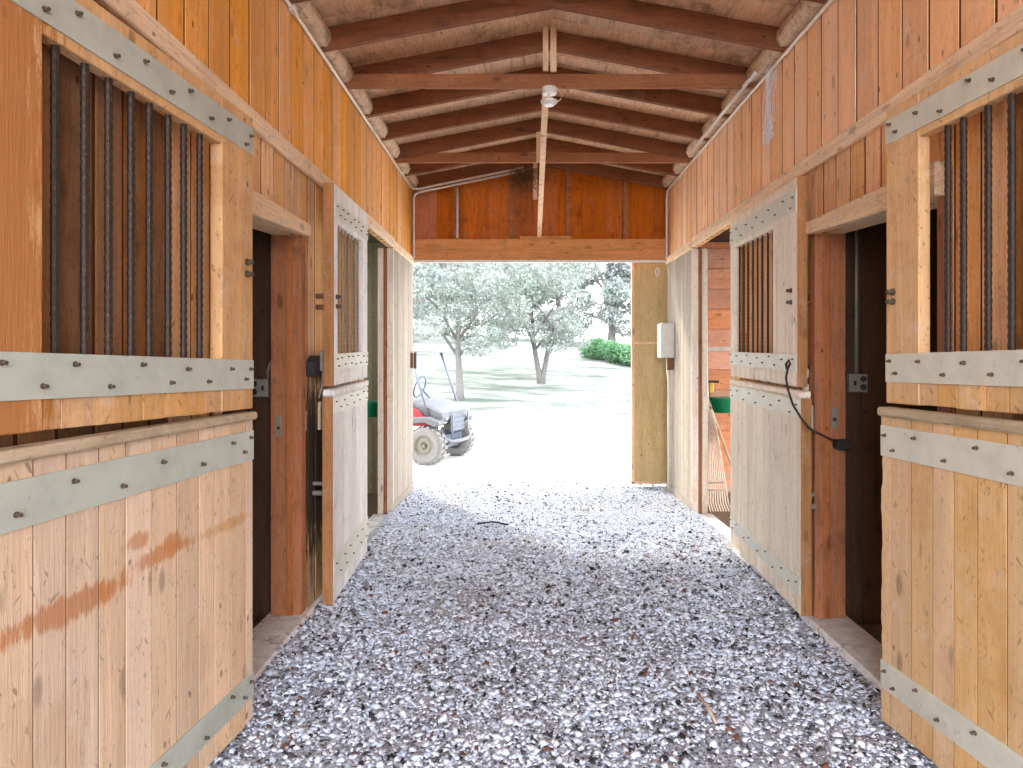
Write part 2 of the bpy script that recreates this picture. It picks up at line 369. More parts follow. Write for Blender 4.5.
for s in ('left','right'):
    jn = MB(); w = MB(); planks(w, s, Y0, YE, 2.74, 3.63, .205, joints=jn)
    wall = struct(w.build('wall_'+s, M['wall_up_'+s]))
    wall['label'] = 'wall of vertical orange boards along the %s of the aisle' % s
    lo, pale, back = MB(), MB(), MB()
    (a0,a1,at),(b0,b1,bt) = DOORS[s]
    shaded = MB()
    for y0, y1, z0 in ((Y0,a0-.42,0),(a0-.42,a0,0),(a0,a1,at+.0),(a1,b0,0),(b0,b1,bt)):
        planks(shaded if y0 == Y0 else lo, s, y0, y1, z0, 2.745, .16, joints=jn)
        side_box(back, s, -.075, -.052, y0+.02, y1-.02, z0+.02, 2.75)
    planks(pale, s, b1+.02, YE, 0.10, 2.745, .13, gap=.004)
    side_box(pale, s, -.02, .012, b1+.01, YE, -.02, .10)
    side_box(back, s, -.075, -.052, b1+.035, YE+.02, 0, 2.75)
    side_box(back, s, -.075, -.052, Y0, YE+.02, 2.75, 3.7)
    lo.build('lower_boards', M['wall_lo_'+s], wall)
    shaded.build('shaded_boards', M['shaded'], wall, bevel=.001)
    jn.build('joint_shade_strips', M['joint'], wall)  # added strips that paint the shade in the board gaps
    pale.build('pale_boards', M['wall_pale'], wall)  # paler boards between the far doorway and the end opening
    back.build('added_dark_backing', M['dark'], wall)  # added dark sheet: stops light leaks and darkens the gaps
    # long ledger rail
    l = MB(); side_box(l, s, 0, .035, Y0, 6.83, 2.695, 2.785)
    t1 = struct(l.build('trim_%d' % (1 if s == 'left' else 2), M['ledger'], bevel=.006))
    l = MB(); side_box(l, s, 0, .026, 6.9, YE-.02, 2.69, 2.775)
    struct(l.build('trim_%d' % (3 if s == 'left' else 4), M['ledger'], bevel=.006))
    # doorways: jambs, lintel, sill
    wx, o = (XL, 1) if s == 'left' else (XR, -1)
    for i, (y0, y1, top) in enumerate(DOORS[s]):
        r = empty('door_%d' % ((1 if s == 'left' else 2) + 2*i), (0,0,0)); r['kind'] = 'structure'
        r['label'] = '%s doorway opening in the %s wall' % ('near' if i == 0 else 'far', s)
        for yy, sg in ((y0,-1),(y1,1)):
            j = MB()
            if i == 0:
                side_box(j, s, -.17, .012, yy-(.0 if sg > 0 else .09), yy+(.09 if sg > 0 else 0), 0, top+.05)
                side_box(j, s, -.075, -.035, yy-(.012 if sg > 0 else 0), yy+(0 if sg > 0 else .012), 0, top)
                j.build('jamb', M['jamb'], r, bevel=.004)
            else:
                side_box(j, s, -.055, .008, yy-(.0 if sg > 0 else .1), yy+(.03 if sg > 0 else 0), 0, 2.695)
                side_box(j, s, -.15, -.095, yy-(.0 if sg > 0 else .1), yy+(.1 if sg > 0 else 0), 0, 2.695)
                j.build('jamb', M['jamb_pale'], r, bevel=.004)
                j = MB(); side_box(j, s, -.095, -.055, yy-(-.02 if sg > 0 else .1), yy+(.1 if sg > 0 else -.02), 0, 2.695)
                j.build('jamb_core', M['jamb'], r)
        if i == 0:
            L = MB()
            a, b = sorted((wx+o*.055, wx-o*.16))
            L.prism([(y0-.06,2.385),(y0-.06,2.245),(y1+.05,2.315),(y1+.05,2.385)], 'x', a, b)
            L.build('lintel', M['lintel'], r, bevel=.006)
        S = MB(); side_box(S, s, -.2, .05, y0-.02, y1+.15 if i == 0 else y1, -.1, .06 if i == 0 else .0)
        S.build('sill', M['sill'], r, bevel=.01)
    # foot board below the planks between the doorways
    fb = MB(); side_box(fb, s, 0, .03, a1+.15, b0-.1, -.1, .05)
    struct(fb.build('baseboard_'+s, M['sill'], bevel=.01))

# ---- stalls behind the walls (dark boxes one looks into)
def slab_room(name, s, y0, y1, mat, back=True, farmat=None):
    r = empty(name); r['kind'] = 'structure'; r['label'] = 'boards lining the stall behind the %s wall' % s
    D = 3.3
    def planksx(mb, y, z0, z1, w=.16):
        a = .16
        while a < D:
            side_box(mb, s, -a-w+.003, -a, y, y+.03, z0, z1); a += w
    m = MB(); planksx(m, y1, -.02, 3.0); m.build('partition_boards', farmat or mat, r)
    m = MB(); planksx(m, y0-.03, -.02, 3.0); m.build('partition_boards', mat, r)
    if back:
        m = MB(); y = y0
        while y < y1: side_box(m, s, -D-.03, -D, y, min(y+.197,y1), -.02, 2.95 if 'near' in name else 2.0); y += .2
        m.build('back_boards', mat, r)
    m = MB(); side_box(m, s, -D, -.06, y0-.03, y1+.03, 2.95, 3.0); m.build('loft_boards', mat, r)
    m = MB(); side_box(m, s, -D, -.06, y0-.03, y1+.03, -.12, -.04); m.build('stall_floor', M['stall_floor'], r)
    return r
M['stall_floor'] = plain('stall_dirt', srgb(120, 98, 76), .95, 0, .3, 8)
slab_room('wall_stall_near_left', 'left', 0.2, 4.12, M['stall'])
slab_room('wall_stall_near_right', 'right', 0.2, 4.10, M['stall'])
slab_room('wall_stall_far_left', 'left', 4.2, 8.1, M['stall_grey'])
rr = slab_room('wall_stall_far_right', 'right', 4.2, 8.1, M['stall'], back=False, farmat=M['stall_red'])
# red horizontal boards on the far partition of the right feed stall
m = MB(); z = 0.0
while z < 2.9:
    side_box(m, 'right', -3.3, -.16, 8.06, 8.095, z, z+.235); z += .24
m.build('horizontal_boards', M['stall_red'], rr, bevel=.004)
m = MB(); side_box(m, 'right', -3.3, -.16, 8.03, 8.06, 1.66, 1.71); m.build('rail', M['jamb_pale'], rr)

# ------------------------------------------------------------------ gable end
g = MB(); x = XL
while x < XR-.01:
    e = min(x+.29, XR)
    xm = (x+e)/2
    pts = [(x+.002, 2.8),(e-.002, 2.8),(e-.002, zroof(e)+.16),(x+.002, zroof(x)+.16)]
    if x < RIDGE_X < e: pts.insert(3, (RIDGE_X, zroof(RIDGE_X)+.16))
    g.prism(pts, 'y', 8.19, 8.215); x = e
g.prism([(XL-.1,2.8),(XR+.1,2.8),(XR+.1,zroof(XR+.1)+.16),(RIDGE_X,zroof(RIDGE_X)+.16),(XL-.1,zroof(XL-.1)+.16)], 'y', 8.218, 8.24)
wf = struct(g.build('wall_far', M['gable'])); wf['label'] = 'gable wall of reddish vertical boards above the end opening'
h = MB(); h.box(XL, XR, 8.08, 8.19, 2.72, 2.995); h.build('header', M['header'], wf, bevel=.006)
h = MB(); h.box(-.05, .56, 8.085, 8.15, 2.996, 3.03); h.build('shim_board', M['header'], wf, bevel=.004)
h = MB(); h.box(XL, XR, 8.06, 8.1, 2.712, 2.74); h.build('header_edge_strip', M['galv'], wf)  # pale strip along the header's lower edge
for sx in (-.816, -.148, .526, 1.212):
    h = MB(); h.prism([(sx-.027,2.99),(sx+.027,2.99),(sx+.027,zroof(sx+.027)+.14),(sx-.027,zroof(sx-.027)+.14)], 'y', 8.11, 8.19)
    h.build('stud', M['gable_stud'] if 'gable_stud' in M else M['tie'], wf, bevel=.003)
# flank walls of the barn end beside the opening
for sx0, sx1 in ((XL-3.4, XL-.02),(XR+.02, XR+3.4)):
    h = MB(); x = sx0
    while x < sx1-.01:
        e = min(x+.2, sx1); h.box(x+.002, e-.002, 8.16, 8.2, -.05, 3.3); x = e
    h.build('flank_boards', M['wall_pale'], wf)

# ------------------------------------------------------------------ roof
roof = MB()
for sg in (-1, 1):
    y = Y0
    while y < 8.75:
        e = min(y+.14, 8.8)
        xe = RIDGE_X+sg*2.1
        pts = [(RIDGE_X, zroof(RIDGE_X)+.14),(xe, zroof(xe)+.14),(xe, zroof(xe)+.165),(RIDGE_X, zroof(RIDGE_X)+.165)]
        roof.prism(pts if sg < 0 else pts[::-1], 'y', y+.0015, e-.0015); y = e
    # weather skin
    xe = RIDGE_X+sg*2.2
    roof.prism([(RIDGE_X, zroof(RIDGE_X)+.17),(xe, zroof(xe)+.17),(xe, zroof(xe)+.185),(RIDGE_X, zroof(RIDGE_X)+.185)], 'y', Y0, 8.8)
ceil = struct(roof.build('ceiling', M['deck'])); ceil['label'] = 'underside of the dusty board roof'
# lean-to roof over the stalls each side keeps daylight off them
for sg in (-1, 1):
    h = MB(); xa = RIDGE_X+sg*1.65; xb = RIDGE_X+sg*5.2
    h.prism([(xa, 3.66),(xb, 3.1),(xb, 3.14),(xa, 3.7)], 'y', Y0, 8.7)
    h.build('lean_to_deck', M['deck'], ceil)

RY = [3.21+.612*i for i in range(9)]
for i, ry in enumerate(RY):
    if i == 8: ry = 8.07
    for sg, nm in ((-1,'left'),(1,'right')):
        h = MB()
        xe = RIDGE_X+sg*1.62
        h.prism([(RIDGE_X, zroof(RIDGE_X)),(xe, zroof(xe)),(xe, zroof(xe)+.137),(RIDGE_X, zroof(RIDGE_X)+.137)], 'y', ry-.024, ry+.024)
        o = h.build('rafter', M['rafter'], bevel=.003)
        n = len(RY)-1-i
        lab = ('brown roof rafter on the %s slope against the gable wall' % nm) if n == 0 else 'brown roof rafter on the %s slope, %s from the gable wall' % (nm, ORD[n])
        tag(o, lab, 'rafter', 'rafters of the %s roof slope' % nm)
    # pale blocking at the wall head between this rafter and the next
    if 1 <= i < 8:
        for sg, nm in ((-1,'left'),(1,'right')):
            ya, yb = ry+.022, (RY[i+1] if i < 7 else 8.07)-.022
            h = MB(); xe = RIDGE_X+sg*1.47
            prof = [(xe, 3.60),(xe+sg*.1, 3.60),(xe+sg*.1, 3.735),(xe+sg*.02, 3.735),(xe-sg*.025, 3.70),(xe-sg*.03, 3.65)]
            h.prism(prof, 'y', ya, yb)
            o = h.build('blocking_board', M['block'], bevel=.004)
            n = len(RY)-1-i
            tag(o, 'pale blocking between rafters on top of the %s wall, %s from the gable' % (nm, ORD[n-1]), 'blocking', 'pale blocking boards on the %s wall' % nm)
# tie beams
for yy, lab in ((5.04-.04, 'dark horizontal tie beam across the roof beside the lamp holder'), (6.92+.0, 'horizontal tie beam across the roof nearer the gable wall')):
    h = MB(); h.box(XL-.05, XR+.05, yy-.019, yy+.019, 3.565, 3.665)
    tag(h.build('tie_beam', M['tie'], bevel=.003), lab, 'beam', 'tie beams under the rafters')
# king posts
def king(x, y, w, z0, z1, lab, d=.02):
    h = MB(); h.box(x-w/2, x+w/2, y-d/2, y+d/2, z0, z1)
    tag(h.build('king_post', M['pine'], bevel=.001), lab, 'post', 'thin posts under the roof ridge')
king(RIDGE_X-.035, 4.945, .04, 3.67, 3.99, 'split pale king post above near tie beam, thinner left board')
king(RIDGE_X+.022, 4.95, .045, 3.665, 3.99, 'pale king post above near tie beam, wider right board')
king(RIDGE_X-.045, 6.87, .045, 3.56, 3.97, 'short pale king post on the far tie beam')
king(RIDGE_X-.06, 8.03, .05, 3.45, 3.99, 'short pale board hanging at gable peak beside twig nest')
h = MB(); h.bar((RIDGE_X-.03, 5.1, 3.585), (RIDGE_X-.01, 8.12, 3.02), .05, .03)
tag(h.build('brace_board', M['pine'], bevel=.001), 'long pale brace board sloping from the lamp holder down to the header', 'board')
# ------------------------------------------------------------------ lamp holder
lf = empty('lamp_holder', (RIDGE_X-.005, 4.98, 3.56))
tag(lf, 'white round lamp holder with loose wire loop on the near tie beam', 'lamp')
MB().lathe([(.0,-.045),(.05,-.045),(.055,-.03),(.055,0),(.03,.004)], 20).build('junction_box', M['white'], lf, smooth=False)
o = MB().lathe([(.0,-.04),(.035,-.04),(.06,-.02),(.062,-.005),(.03,.01),(.0,.012)], 20).build('lamp_socket', M['white'], lf); o.location = (-.005, -.03, -.10)
pts = [(.04+.05*math.sin(a)*1.0, -.02, -.06+.05*math.cos(a)) for a in np.linspace(-.6, 4.2, 14)]
MB().tube(pts, .004, 6).build('wire_loop', M['conduit'], lf, smooth=True)
MB().tube([(-.005,-.03,-.1),(-.01,-.02,-.07),(0,0,-.04)], .006, 6).build('wire', M['conduit'], lf, smooth=True)

# ------------------------------------------------------------------ conduits
def conduit(pts, r, lab, straps=()):
    root = MB().tube(pts, r, 8).build('conduit', M['conduit'], smooth=True)
    tag(root, lab, 'conduit')
    return root
c = conduit([(XL+.022, y, 3.56) for y in (2.5, 4, 5.5, 7, 7.85)] + [(XL+.04, 7.96, 3.56),(XL+.1, 8.03, 3.575),(XL+.3, 8.03, 3.62),(RIDGE_X-.2, 8.03, 3.825)], .013,
            'white conduit running along the top of the left wall and up the gable')
for yy in (3.85, 5.9, 7.3):
    o = MB().box(XL+.005, XL+.045, yy-.03, yy+.03, 3.54, 3.578).build('strap', M['conduit'], c, bevel=.006)
conduit([(XL+.03, 8.045, 2.76),(XL+.03, 8.045, 3.47),(XL+.045, 8.04, 3.51),(XL+.09, 8.03, 3.535),(RIDGE_X-.16, 8.03, 3.795)], .012, 'bent grey conduit in the left gable corner rising to the peak')
conduit([(-.79, 8.07, 3.0),(-.79, 8.07, 3.60)], .012, 'short upright conduit on a stud in the left half of the gable')
c = conduit([(XR-.022, y, 3.56) for y in (2.5, 4, 5.5, 7, 7.9)] + [(XR-.03, 8.0, 3.54),(XR-.03, 8.04, 3.45),(XR-.03, 8.04, 2.76)], .013, 'white conduit running along the top of the right wall')
for yy in (3.7, 6.55):
    MB().box(XR-.045, XR-.005, yy-.03, yy+.03, 3.54, 3.578).build('strap', M['conduit'], c, bevel=.006)
conduit([(XR-.103, 4.75, 3.572),(XR-.103, 6.5, 3.572)], .016, 'second white conduit length lying above the right wall')

# ------------------------------------------------------------------ stall doors
nb_small = False
def bolt_mesh(f):
    m = MB(); Mx = Matrix.Rotation(-f*PI/2, 4, 'X')
    m.lathe([(.0,-.004),(.009,-.004),(.0095,.003),(.0065,.004),(.006,.017),(.0,.018)], 8, Mx)
    return m
def put_bolts(parent, f, us, z0, z1, proto):
    bs = .62 if nb_small else .85
    for n, u in enumerate(us):
        z = z0+(z1-z0)*(.28 if n % 2 else .72)+random.uniform(-.008,.008)
        if proto[0] is None:
            proto[0] = bolt_mesh(f).build('bolt', M['bolt'], parent); b = proto[0]
        else: b = dup(proto[0], parent)
        b.location = (u, f*.007, z); b.scale = (bs,)*3

def sag(r, kz):
    """old doors hang out of square: shear every piece along the door's width"""
    for c in r.children_recursive:
        if c.location.length > 1e-6: c.location.z += kz*c.location.x
        else:
            for v in c.data.vertices: v.co.z += kz*v.co.x
def upper_leaf(s, far, near, z, tilt, mats, plate, bars, stile_far, stile_near, label, cat='stall door', thick=.05, nb=10):
    """far/near = (x, y) of front face at far and near end; z = dict of heights"""
    f = 1 if s == 'left' else -1
    dx, dy = near[0]-far[0], near[1]-far[1]; L = math.hypot(dx, dy)
    r = empty('upper_stall_door', (far[0], far[1], 0), (0, 0, math.atan2(dy, dx)))
    tag(r, label, cat, 'upper halves of the stall doors')
    def bx(m, u0, u1, d0, d1, z0, z1): return m.box(u0, u1, min(f*d0,f*d1), max(f*d0,f*d1), z0, z1)
    fm, em = mats
    for nm, a, b in (('stile', 0, stile_far), ('stile', L-stile_near, L)):
        m = MB(); bx(m, a, b, -thick, 0, z['bot'], z['top']); m.build(nm, fm, r, bevel=.004)
    m = MB(); bx(m, stile_far+.001, L-stile_near-.001, -thick+.003, -.001, z['tp0']-.03, z['top']-.002); m.build('top_rail', fm, r, bevel=.003)
    m = MB(); u = stile_far+.001
    while u < L-stile_near-.01:
        e = min(u+random.uniform(.09,.13), L-stile_near-.001); bx(m, u+.0025, e-.0025, -thick+.003, -.003+random.uniform(-.0008,.0004), z['bot']+random.uniform(0,.004), z['mp1']-.004); u = e
    m.build('bottom_boards', fm, r)
    m = MB(); bx(m, L-.0, L+.004, -thick, -.001, z['bot'], z['top']); m.build('edge', em, r)
    proto = [None]
    for a, b in ((z['tp0'], z['tp1']), (z['mp0'], z['mp1'])):
        m = MB(); bx(m, .004, L-.004, 0, .006, a, b); p = m.build('strap_plate', plate, r, bevel=.001)
        us = [.035,.075] + [.2+(L-.3)*q/(nb-1)+random.uniform(-.02,.02) for q in range(nb)] + [L-.05]
        put_bolts(p, f, us, a, b, proto)
    bp = None
    for u in bars:
        if bp is None:
            m = MB()
            zz = np.linspace(z['mp1']-.03, z['tp0']+.01, 60); rs = [(.0125 if q % 2 else .0105)*(.6 if nb_small else 1) for q in range(60)]
            m.tube([(0,0,q) for q in zz], rs, 8)
            b = bp = m.build('bar', M['rebar_pale' if nb_small and s == 'left' else 'rebar'], r)
        else: b = dup(bp, r)
        b.location = (u, -f*.025, 0)
    sag(r, tilt)
    return r, L, f

def lower_leaf(s, far, near, z, tilt, mats, plate, label, bw=(.10,.14), thick=.05, nb=8, wavy=False, grey=False):
    f = 1 if s == 'left' else -1
    dx, dy = near[0]-far[0], near[1]-far[1]; L = math.hypot(dx, dy)
    r = empty('lower_stall_door', (far[0], far[1], 0), (0, 0, math.atan2(dy, dx)))
    tag(r, label, 'stall door', 'lower halves of the stall doors')
    def bx(m, u0, u1, d0, d1, z0, z1): return m.box(u0, u1, min(f*d0,f*d1), max(f*d0,f*d1), z0, z1)
    fm, em = mats
    m = MB(); jm = MB(); u = 0.0; first = True
    while u < L-.01:
        e = min(u+(.06 if first else random.uniform(*bw)), L)
        if L-e < .05: e = L
        j = random.uniform(-.0008,.0004)
        if first and wavy:            # chewed free edge
            pts = [(e-.0015, z['bot']),(e-.0015, z['top'])]
            zs = np.linspace(z['top'], z['bot'], 34)
            pts += [(.004+.014*mnoise.noise((3.1, q*9, .4))+.008*mnoise.noise((1.1, q*31, .4)), q) for q in zs]
            m.prism(pts, 'y', *( (-thick, j) if f > 0 else (thick, -j)))
        else: bx(m, u+.003, e-.003, -thick, j, z['bot']+random.uniform(0,.006), z['top'])
        u = e; first = False
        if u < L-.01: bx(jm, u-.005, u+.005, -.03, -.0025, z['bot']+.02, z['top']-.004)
    m.build('boards', fm, r)
    jm.build('joint_shade_strips', M['joint_grey' if grey else 'joint_door'], r)  # added strips, shade of the door seams put into their colour
    m = MB(); bx(m, .05, L-.01, -thick-.004, -.034, z['bot']+.02, z['top']-.004); m.build('added_dark_skin', M['dark'], r)  # added dark sheet behind the boards so the seams read shaded
    m = MB(); bx(m, -.002, L+.002, -thick-.002, .01 if grey else .022, z['top']+.001, z['cap']); m.build('cap_ledge', M['ledge'] if not grey else fm, r, bevel=.008)
    m = MB(); bx(m, L+.001, L+.006, -thick, 0, z['bot'], z['top']); m.build('edge', em, r)
    proto = [None]
    for a, b in ((z['p0'], z['p1']), (z['b0'], z['b1'])):
        m = MB(); bx(m, .003, L-.003, 0, .006, a, b); p = m.build('strap_plate', plate, r, bevel=.001)
        us = [.035,.09] + [.2+(L-.35)*q/(nb-1)+random.uniform(-.03,.03) for q in range(nb)] + [L-.05]
        put_bolts(p, f, us, a, b, proto)
    sag(r, tilt)
    return r, L, f

def latch_bolts(r, f, spots):
    for n, (u, zz) in enumerate(spots):
        m = bolt_mesh(f); b = m.build('latch_bolt', M['bolt'], r); b.location = (u, f*.003, zz); b.scale = (1.6,1.6,1.6)

def line(x0, y0, ang, L, s):
    """near end of a door that starts at far end (x0,y0)"""
    sg = -1 if s == 'left' else 1
    return (x0+sg*math.sin(ang)*L, y0-math.cos(ang)*L)

# near left
ZL = dict(bot=1.372, top=2.60, tp0=2.442, tp1=2.552, mp0=1.456, mp1=1.577)
far = (-1.148, 2.88); near = line(*far, .097, 1.353, 'left')
r, L, f = upper_leaf('left', far, near, ZL, .0215, (M['door_near_left_up'], M['door_edge']), M['plate'],
    [.353,.453,.543,.644,.733,.834,.931,1.04], .243, .243, 'barred upper stall door with sage grey straps, nearest on the left', nb=9)
latch_bolts(r, f, [(.055, 1.985), (.055, 1.935)])
ZB = dict(bot=.06, top=1.325, cap=1.360, p0=1.158, p1=1.281, b0=.158, b1=.264)
near = line(*far, .09, 1.353, 'left')
lower_leaf('left', far, near, ZB, .004, (M['door_near_left'], M['door_edge']), M['plate'], 'pinkish plank lower stall door with orange scrape marks, nearest on the left', nb=6)
# near right
ZL = dict(bot=1.396, top=2.63, tp0=2.482, tp1=2.583, mp0=1.484, mp1=1.603)
far = (1.53, 2.874); near = line(*far, .0985, 1.353, 'right')
r, L, f = upper_leaf('right', far, near, ZL, .015, (M['door_near_right_up'], M['door_edge']), M['plate_right'],
    [.331,.41,.525,.626,.73,.83,.93,1.03], .205, .243, 'barred upper stall door with pale straps, nearest on the right', nb=9)
latch_bolts(r, f, [(.05, 1.86), (.05, 1.82)])
ZB = dict(bot=.06, top=1.342, cap=1.380, p0=1.175, p1=1.303, b0=.2, b1=.318)
far = (1.51, 2.874); near = line(*far, .104, 1.353, 'right')
lower_leaf('right', far, near, ZB, .004, (M['door_near_right'], M['door_edge']), M['plate_right'], 'tan plank lower stall door with chewed edge, nearest on the right', wavy=True, nb=7)
# far left
nb_small = True
ZL = {q: v+.022 for q, v in dict(bot=1.41, top=2.68, tp0=2.47, tp1=2.575, mp0=1.505, mp1=1.61).items()}
far = (-1.216, 5.28); near = (-1.186, 4.25)
bars = [.235+.098*i for i in range(8)]
r, L, f = upper_leaf('left', far, near, ZL, -.022, (M['door_far_left'], M['door_edge']), M['plate_pale'], bars, .17, .09,
    'white weathered barred upper stall door farther along the left wall', thick=.065, nb=10)
latch_bolts(r, f, [(L-.05, 1.97), (L-.05, 1.91)])
ZB = {q: v+.022 for q, v in dict(bot=.055, top=1.345, cap=1.39, p0=1.235, p1=1.335, b0=.16, b1=.335).items()}
lower_leaf('left', far, (-1.186, 4.225), ZB, -.022, (M['door_far_left'], M['door_edge']), M['plate_pale'], 'white weathered plank lower stall door farther along the left wall', thick=.065, nb=8, grey=True)
# far right
ZL = {q: v+.025 for q, v in dict(bot=1.415, top=2.655, tp0=2.45, tp1=2.59, mp0=1.505, mp1=1.607).items()}
far = (1.645, 5.42); near = (1.61, 4.01)
bars = [.17+.108*i for i in range(8)]
r, L, f = upper_leaf('right', far, near, ZL, -.018, (M['door_far'], M['door_edge']), M['plate_pale'], bars, .1, .42,
    'cream barred upper stall door farther along the right wall', thick=.06, nb=10)
latch_bolts(r, f, [(L-.09, 1.99), (L-.09, 1.92)])
ZB = {q: v+.025 for q, v in dict(bot=.085, top=1.35, cap=1.392, p0=1.235, p1=1.34, b0=.2, b1=.30).items()}
lower_leaf('right', far, (1.61, 3.955), ZB, -.018, (M['door_far'], M['door_edge']), M['plate_pale'], 'cream plank lower stall door beside the green tub on the right', thick=.06, nb=8, grey=True)

# ------------------------------------------------------------------ hardware on the walls
def outlet(x, y, z, lab, tail):
    r = empty('outlet_box', (x, y, z)); tag(r, lab, 'outlet', 'outlet boxes inside the near stalls')
    MB().box(-.055,.055,-.045,0,-.055,.055).build('box', M['outlet'], r, bevel=.005)
    for dx in (.028,):
        for dz in (-.024,.024):
            o = MB().lathe([(0,0),(.018,0),(.018,.004),(0,.004)], 14, Matrix.Rotation(PI/2, 4, 'X')).build('socket', M['dark'], r); o.location = (dx*tail, -.046, dz)
    MB().box(-.006,.006,-.054,-.045,-.014,.014).build('switch', M['dark'], r).location = (-.024*tail, 0, 0)
    return r
r = outlet((857.5-VX)/F*4.06, 4.09, H-26*4.06/F, 'grey outlet box with upright conduit inside the right near doorway', 1)
MB().tube([(-.002,-.02,.055),(-.002,-.02,1.15)], .010, 8).build('riser', M['outlet'], r, smooth=True)
MB().tube([(-.055,-.02,.0),(-.12,-.02,.0)], .008, 8).build('feed', M['outlet'], r, smooth=True)
r = outlet((258.5-VX)/F*4.06, 4.11, H-31*4.06/F, 'grey outlet box with curved conduit inside the left near doorway', -1)
MB().tube([(.045,-.02,.05),(.045,-.02,.1),(.06,-.02,.15),(.09,-.02,.19)], .008, 8).build('riser', M['outlet'], r, smooth=True)

# electric panel on right wall at the end
eb = empty('electric_box', (XR-.08, 7.86, 1.78)); tag(eb, 'grey electric box on the right wall at the end opening', 'electric box')
MB().box(-.07,.08,-.12,.12,-.20,.20).build('box', M['galv'], eb, bevel=.008)
MB().box(-.078,-.07,-.112,.112,-.19,.19).build('cover', M['galv'], eb, bevel=.004)
MB().tube([(.02,-.02,-.2),(.02,-.02,-.35),(.035,-.02,-.5),(.035,-.02,-1.78)], .018, 8).build('conduit_drop', M['conduit'], eb, smooth=True)
MB().box(0,.075,-.09,-.05,-.34,-.2).build('elbow', M['hinge'], eb, bevel=.006)

# strike plates, latch box, knobs
def small(name, lab, cat, pos, parts, group=None):
    r = empty(name, pos); tag(r, lab, cat, group)
    for nm, mb, mt, bv in parts: mb.build(nm, mt, r, bevel=bv)
    return r
lx = XL
small('latch_box', 'dark latch box with grey cover on stained boards beside the far left door', 'latch', (lx, 4.27, 1.53), [
    ('housing', MB().prism([(-.12,-.06),(.1,-.06),(.1,.07),(-.06,.07),(-.12,.03)], 'x', .0, .05), M['dark'], .006),
    ('cover', MB().box(.05,.07,.0,.1,-.03,.1), M['outlet'], .006),
    ('hook', MB().tube([(.05,.05,-.03),(.055,.05,-.08),(.055,.03,-.13),(.045,.0,-.2)], .007, 6), M['outlet'], 0)])
small('strike_plate', 'small pale strike plate on dark boards under the left latch box', 'strike plate', (lx, 4.14, 1.20), [('plate', MB().box(0,.006,-.012,.012,-.06,.06), M['galv'], .002)], 'strike plates by the far stall doors')
small('strike_plate', 'pale strip plate at the back edge of the far left door', 'strike plate', (lx, 4.42, 1.21), [('plate', MB().box(0,.02,-.03,.03,-.09,.09), M['pine'], .003)], 'strike plates by the far stall doors')
small('hinge_pin', 'double steel hinge pin on boards behind the far left lower door', 'hinge', (lx+.0, 4.3, .73), [
    ('pin', MB().lathe([(0,0),(.016,0),(.016,.06),(.02,.07),(0,.075)], 10, Matrix.Rotation(PI/2,4,'Y')), M['outlet'], 0),
    ('pin', MB().lathe([(0,0),(.013,0),(.013,.06),(.017,.07),(0,.075)], 10, Matrix.Translation((0,0,.06)) @ Matrix.Rotation(PI/2,4,'Y')), M['outlet'], 0)], 'hinge pins beside the far stall doors')
rx = XR
small('hinge_pin', 'double steel hinge pin on boards beside the cream lower door', 'hinge', (rx, 4.0, .71), [
    ('pin', MB().lathe([(0,0),(.016,0),(.016,.03),(.02,.036),(0,.04)], 10, Matrix.Rotation(-PI/2,4,'Y')), M['outlet'], 0),
    ('pin', MB().lathe([(0,0),(.014,0),(.014,.03),(.018,.036),(0,.04)], 10, Matrix.Translation((0,0,.07)) @ Matrix.Rotation(-PI/2,4,'Y')), M['outlet'], 0)], 'hinge pins beside the far stall doors')
small('hinge_pin', 'double dark hinge bolt high on boards beside the cream barred door', 'hinge', (rx, 4.06, 1.92), [
    ('pin', MB().lathe([(0,0),(.014,0),(.014,.03),(.018,.036),(0,.04)], 10, Matrix.Rotation(-PI/2,4,'Y')), M['hinge'], 0),
    ('pin', MB().lathe([(0,0),(.014,0),(.014,.03),(.018,.036),(0,.04)], 10, Matrix.Translation((0,0,.06)) @ Matrix.Rotation(-PI/2,4,'Y')), M['hinge'], 0)], 'hinge pins beside the far stall doors')
small('hinge_pin', 'double dark hinge bolt high on boards beside the white barred door', 'hinge', (lx, 4.36, 1.98), [
    ('pin', MB().lathe([(0,0),(.016,0),(.016,.05),(.02,.06),(0,.065)], 10, Matrix.Rotation(PI/2,4,'Y')), M['hinge'], 0),
    ('pin', MB().lathe([(0,0),(.016,0),(.016,.05),(.02,.06),(0,.065)], 10, Matrix.Translation((0,0,-.07)) @ Matrix.Rotation(PI/2,4,'Y')), M['hinge'], 0)], 'hinge pins beside the far stall doors')
small('roller_catch', 'white double roller catch on boards where the dark rope starts', 'catch', (rx, 4.07, 1.45), [
    ('bracket', MB().box(-.02,0,-.035,.035,-.09,.09), M['hinge'], .003),
    ('roller', MB().box(-.04,-.02,-.03,.03,.015,.075), M['white'], .012),
    ('roller', MB().box(-.04,-.02,-.03,.03,-.075,-.015), M['white'], .012)])
small('strike_plate', 'pale strike plate on dark boards below the white roller catch', 'strike plate', (rx, 4.04, 1.23), [('plate', MB().box(-.02,0,-.03,.03,-.075,.075), M['galv'], .003)], 'strike plates by the far stall doors')
small('strike_plate', 'grey keyhole plate on the right near doorway jamb', 'strike plate', (rx+.1, 3.985, 1.235), [
    ('plate', MB().box(-.02,.02,-.006,0,-.06,.06), M['outlet'], .002),
    ('keyhole', MB().lathe([(0,0),(.012,0),(.012,.003),(0,.003)], 10, Matrix.Translation((0,-.006,-.01)) @ Matrix.Rotation(PI/2,4,'X')), M['dark'], 0)], 'strike plates by the far stall doors')
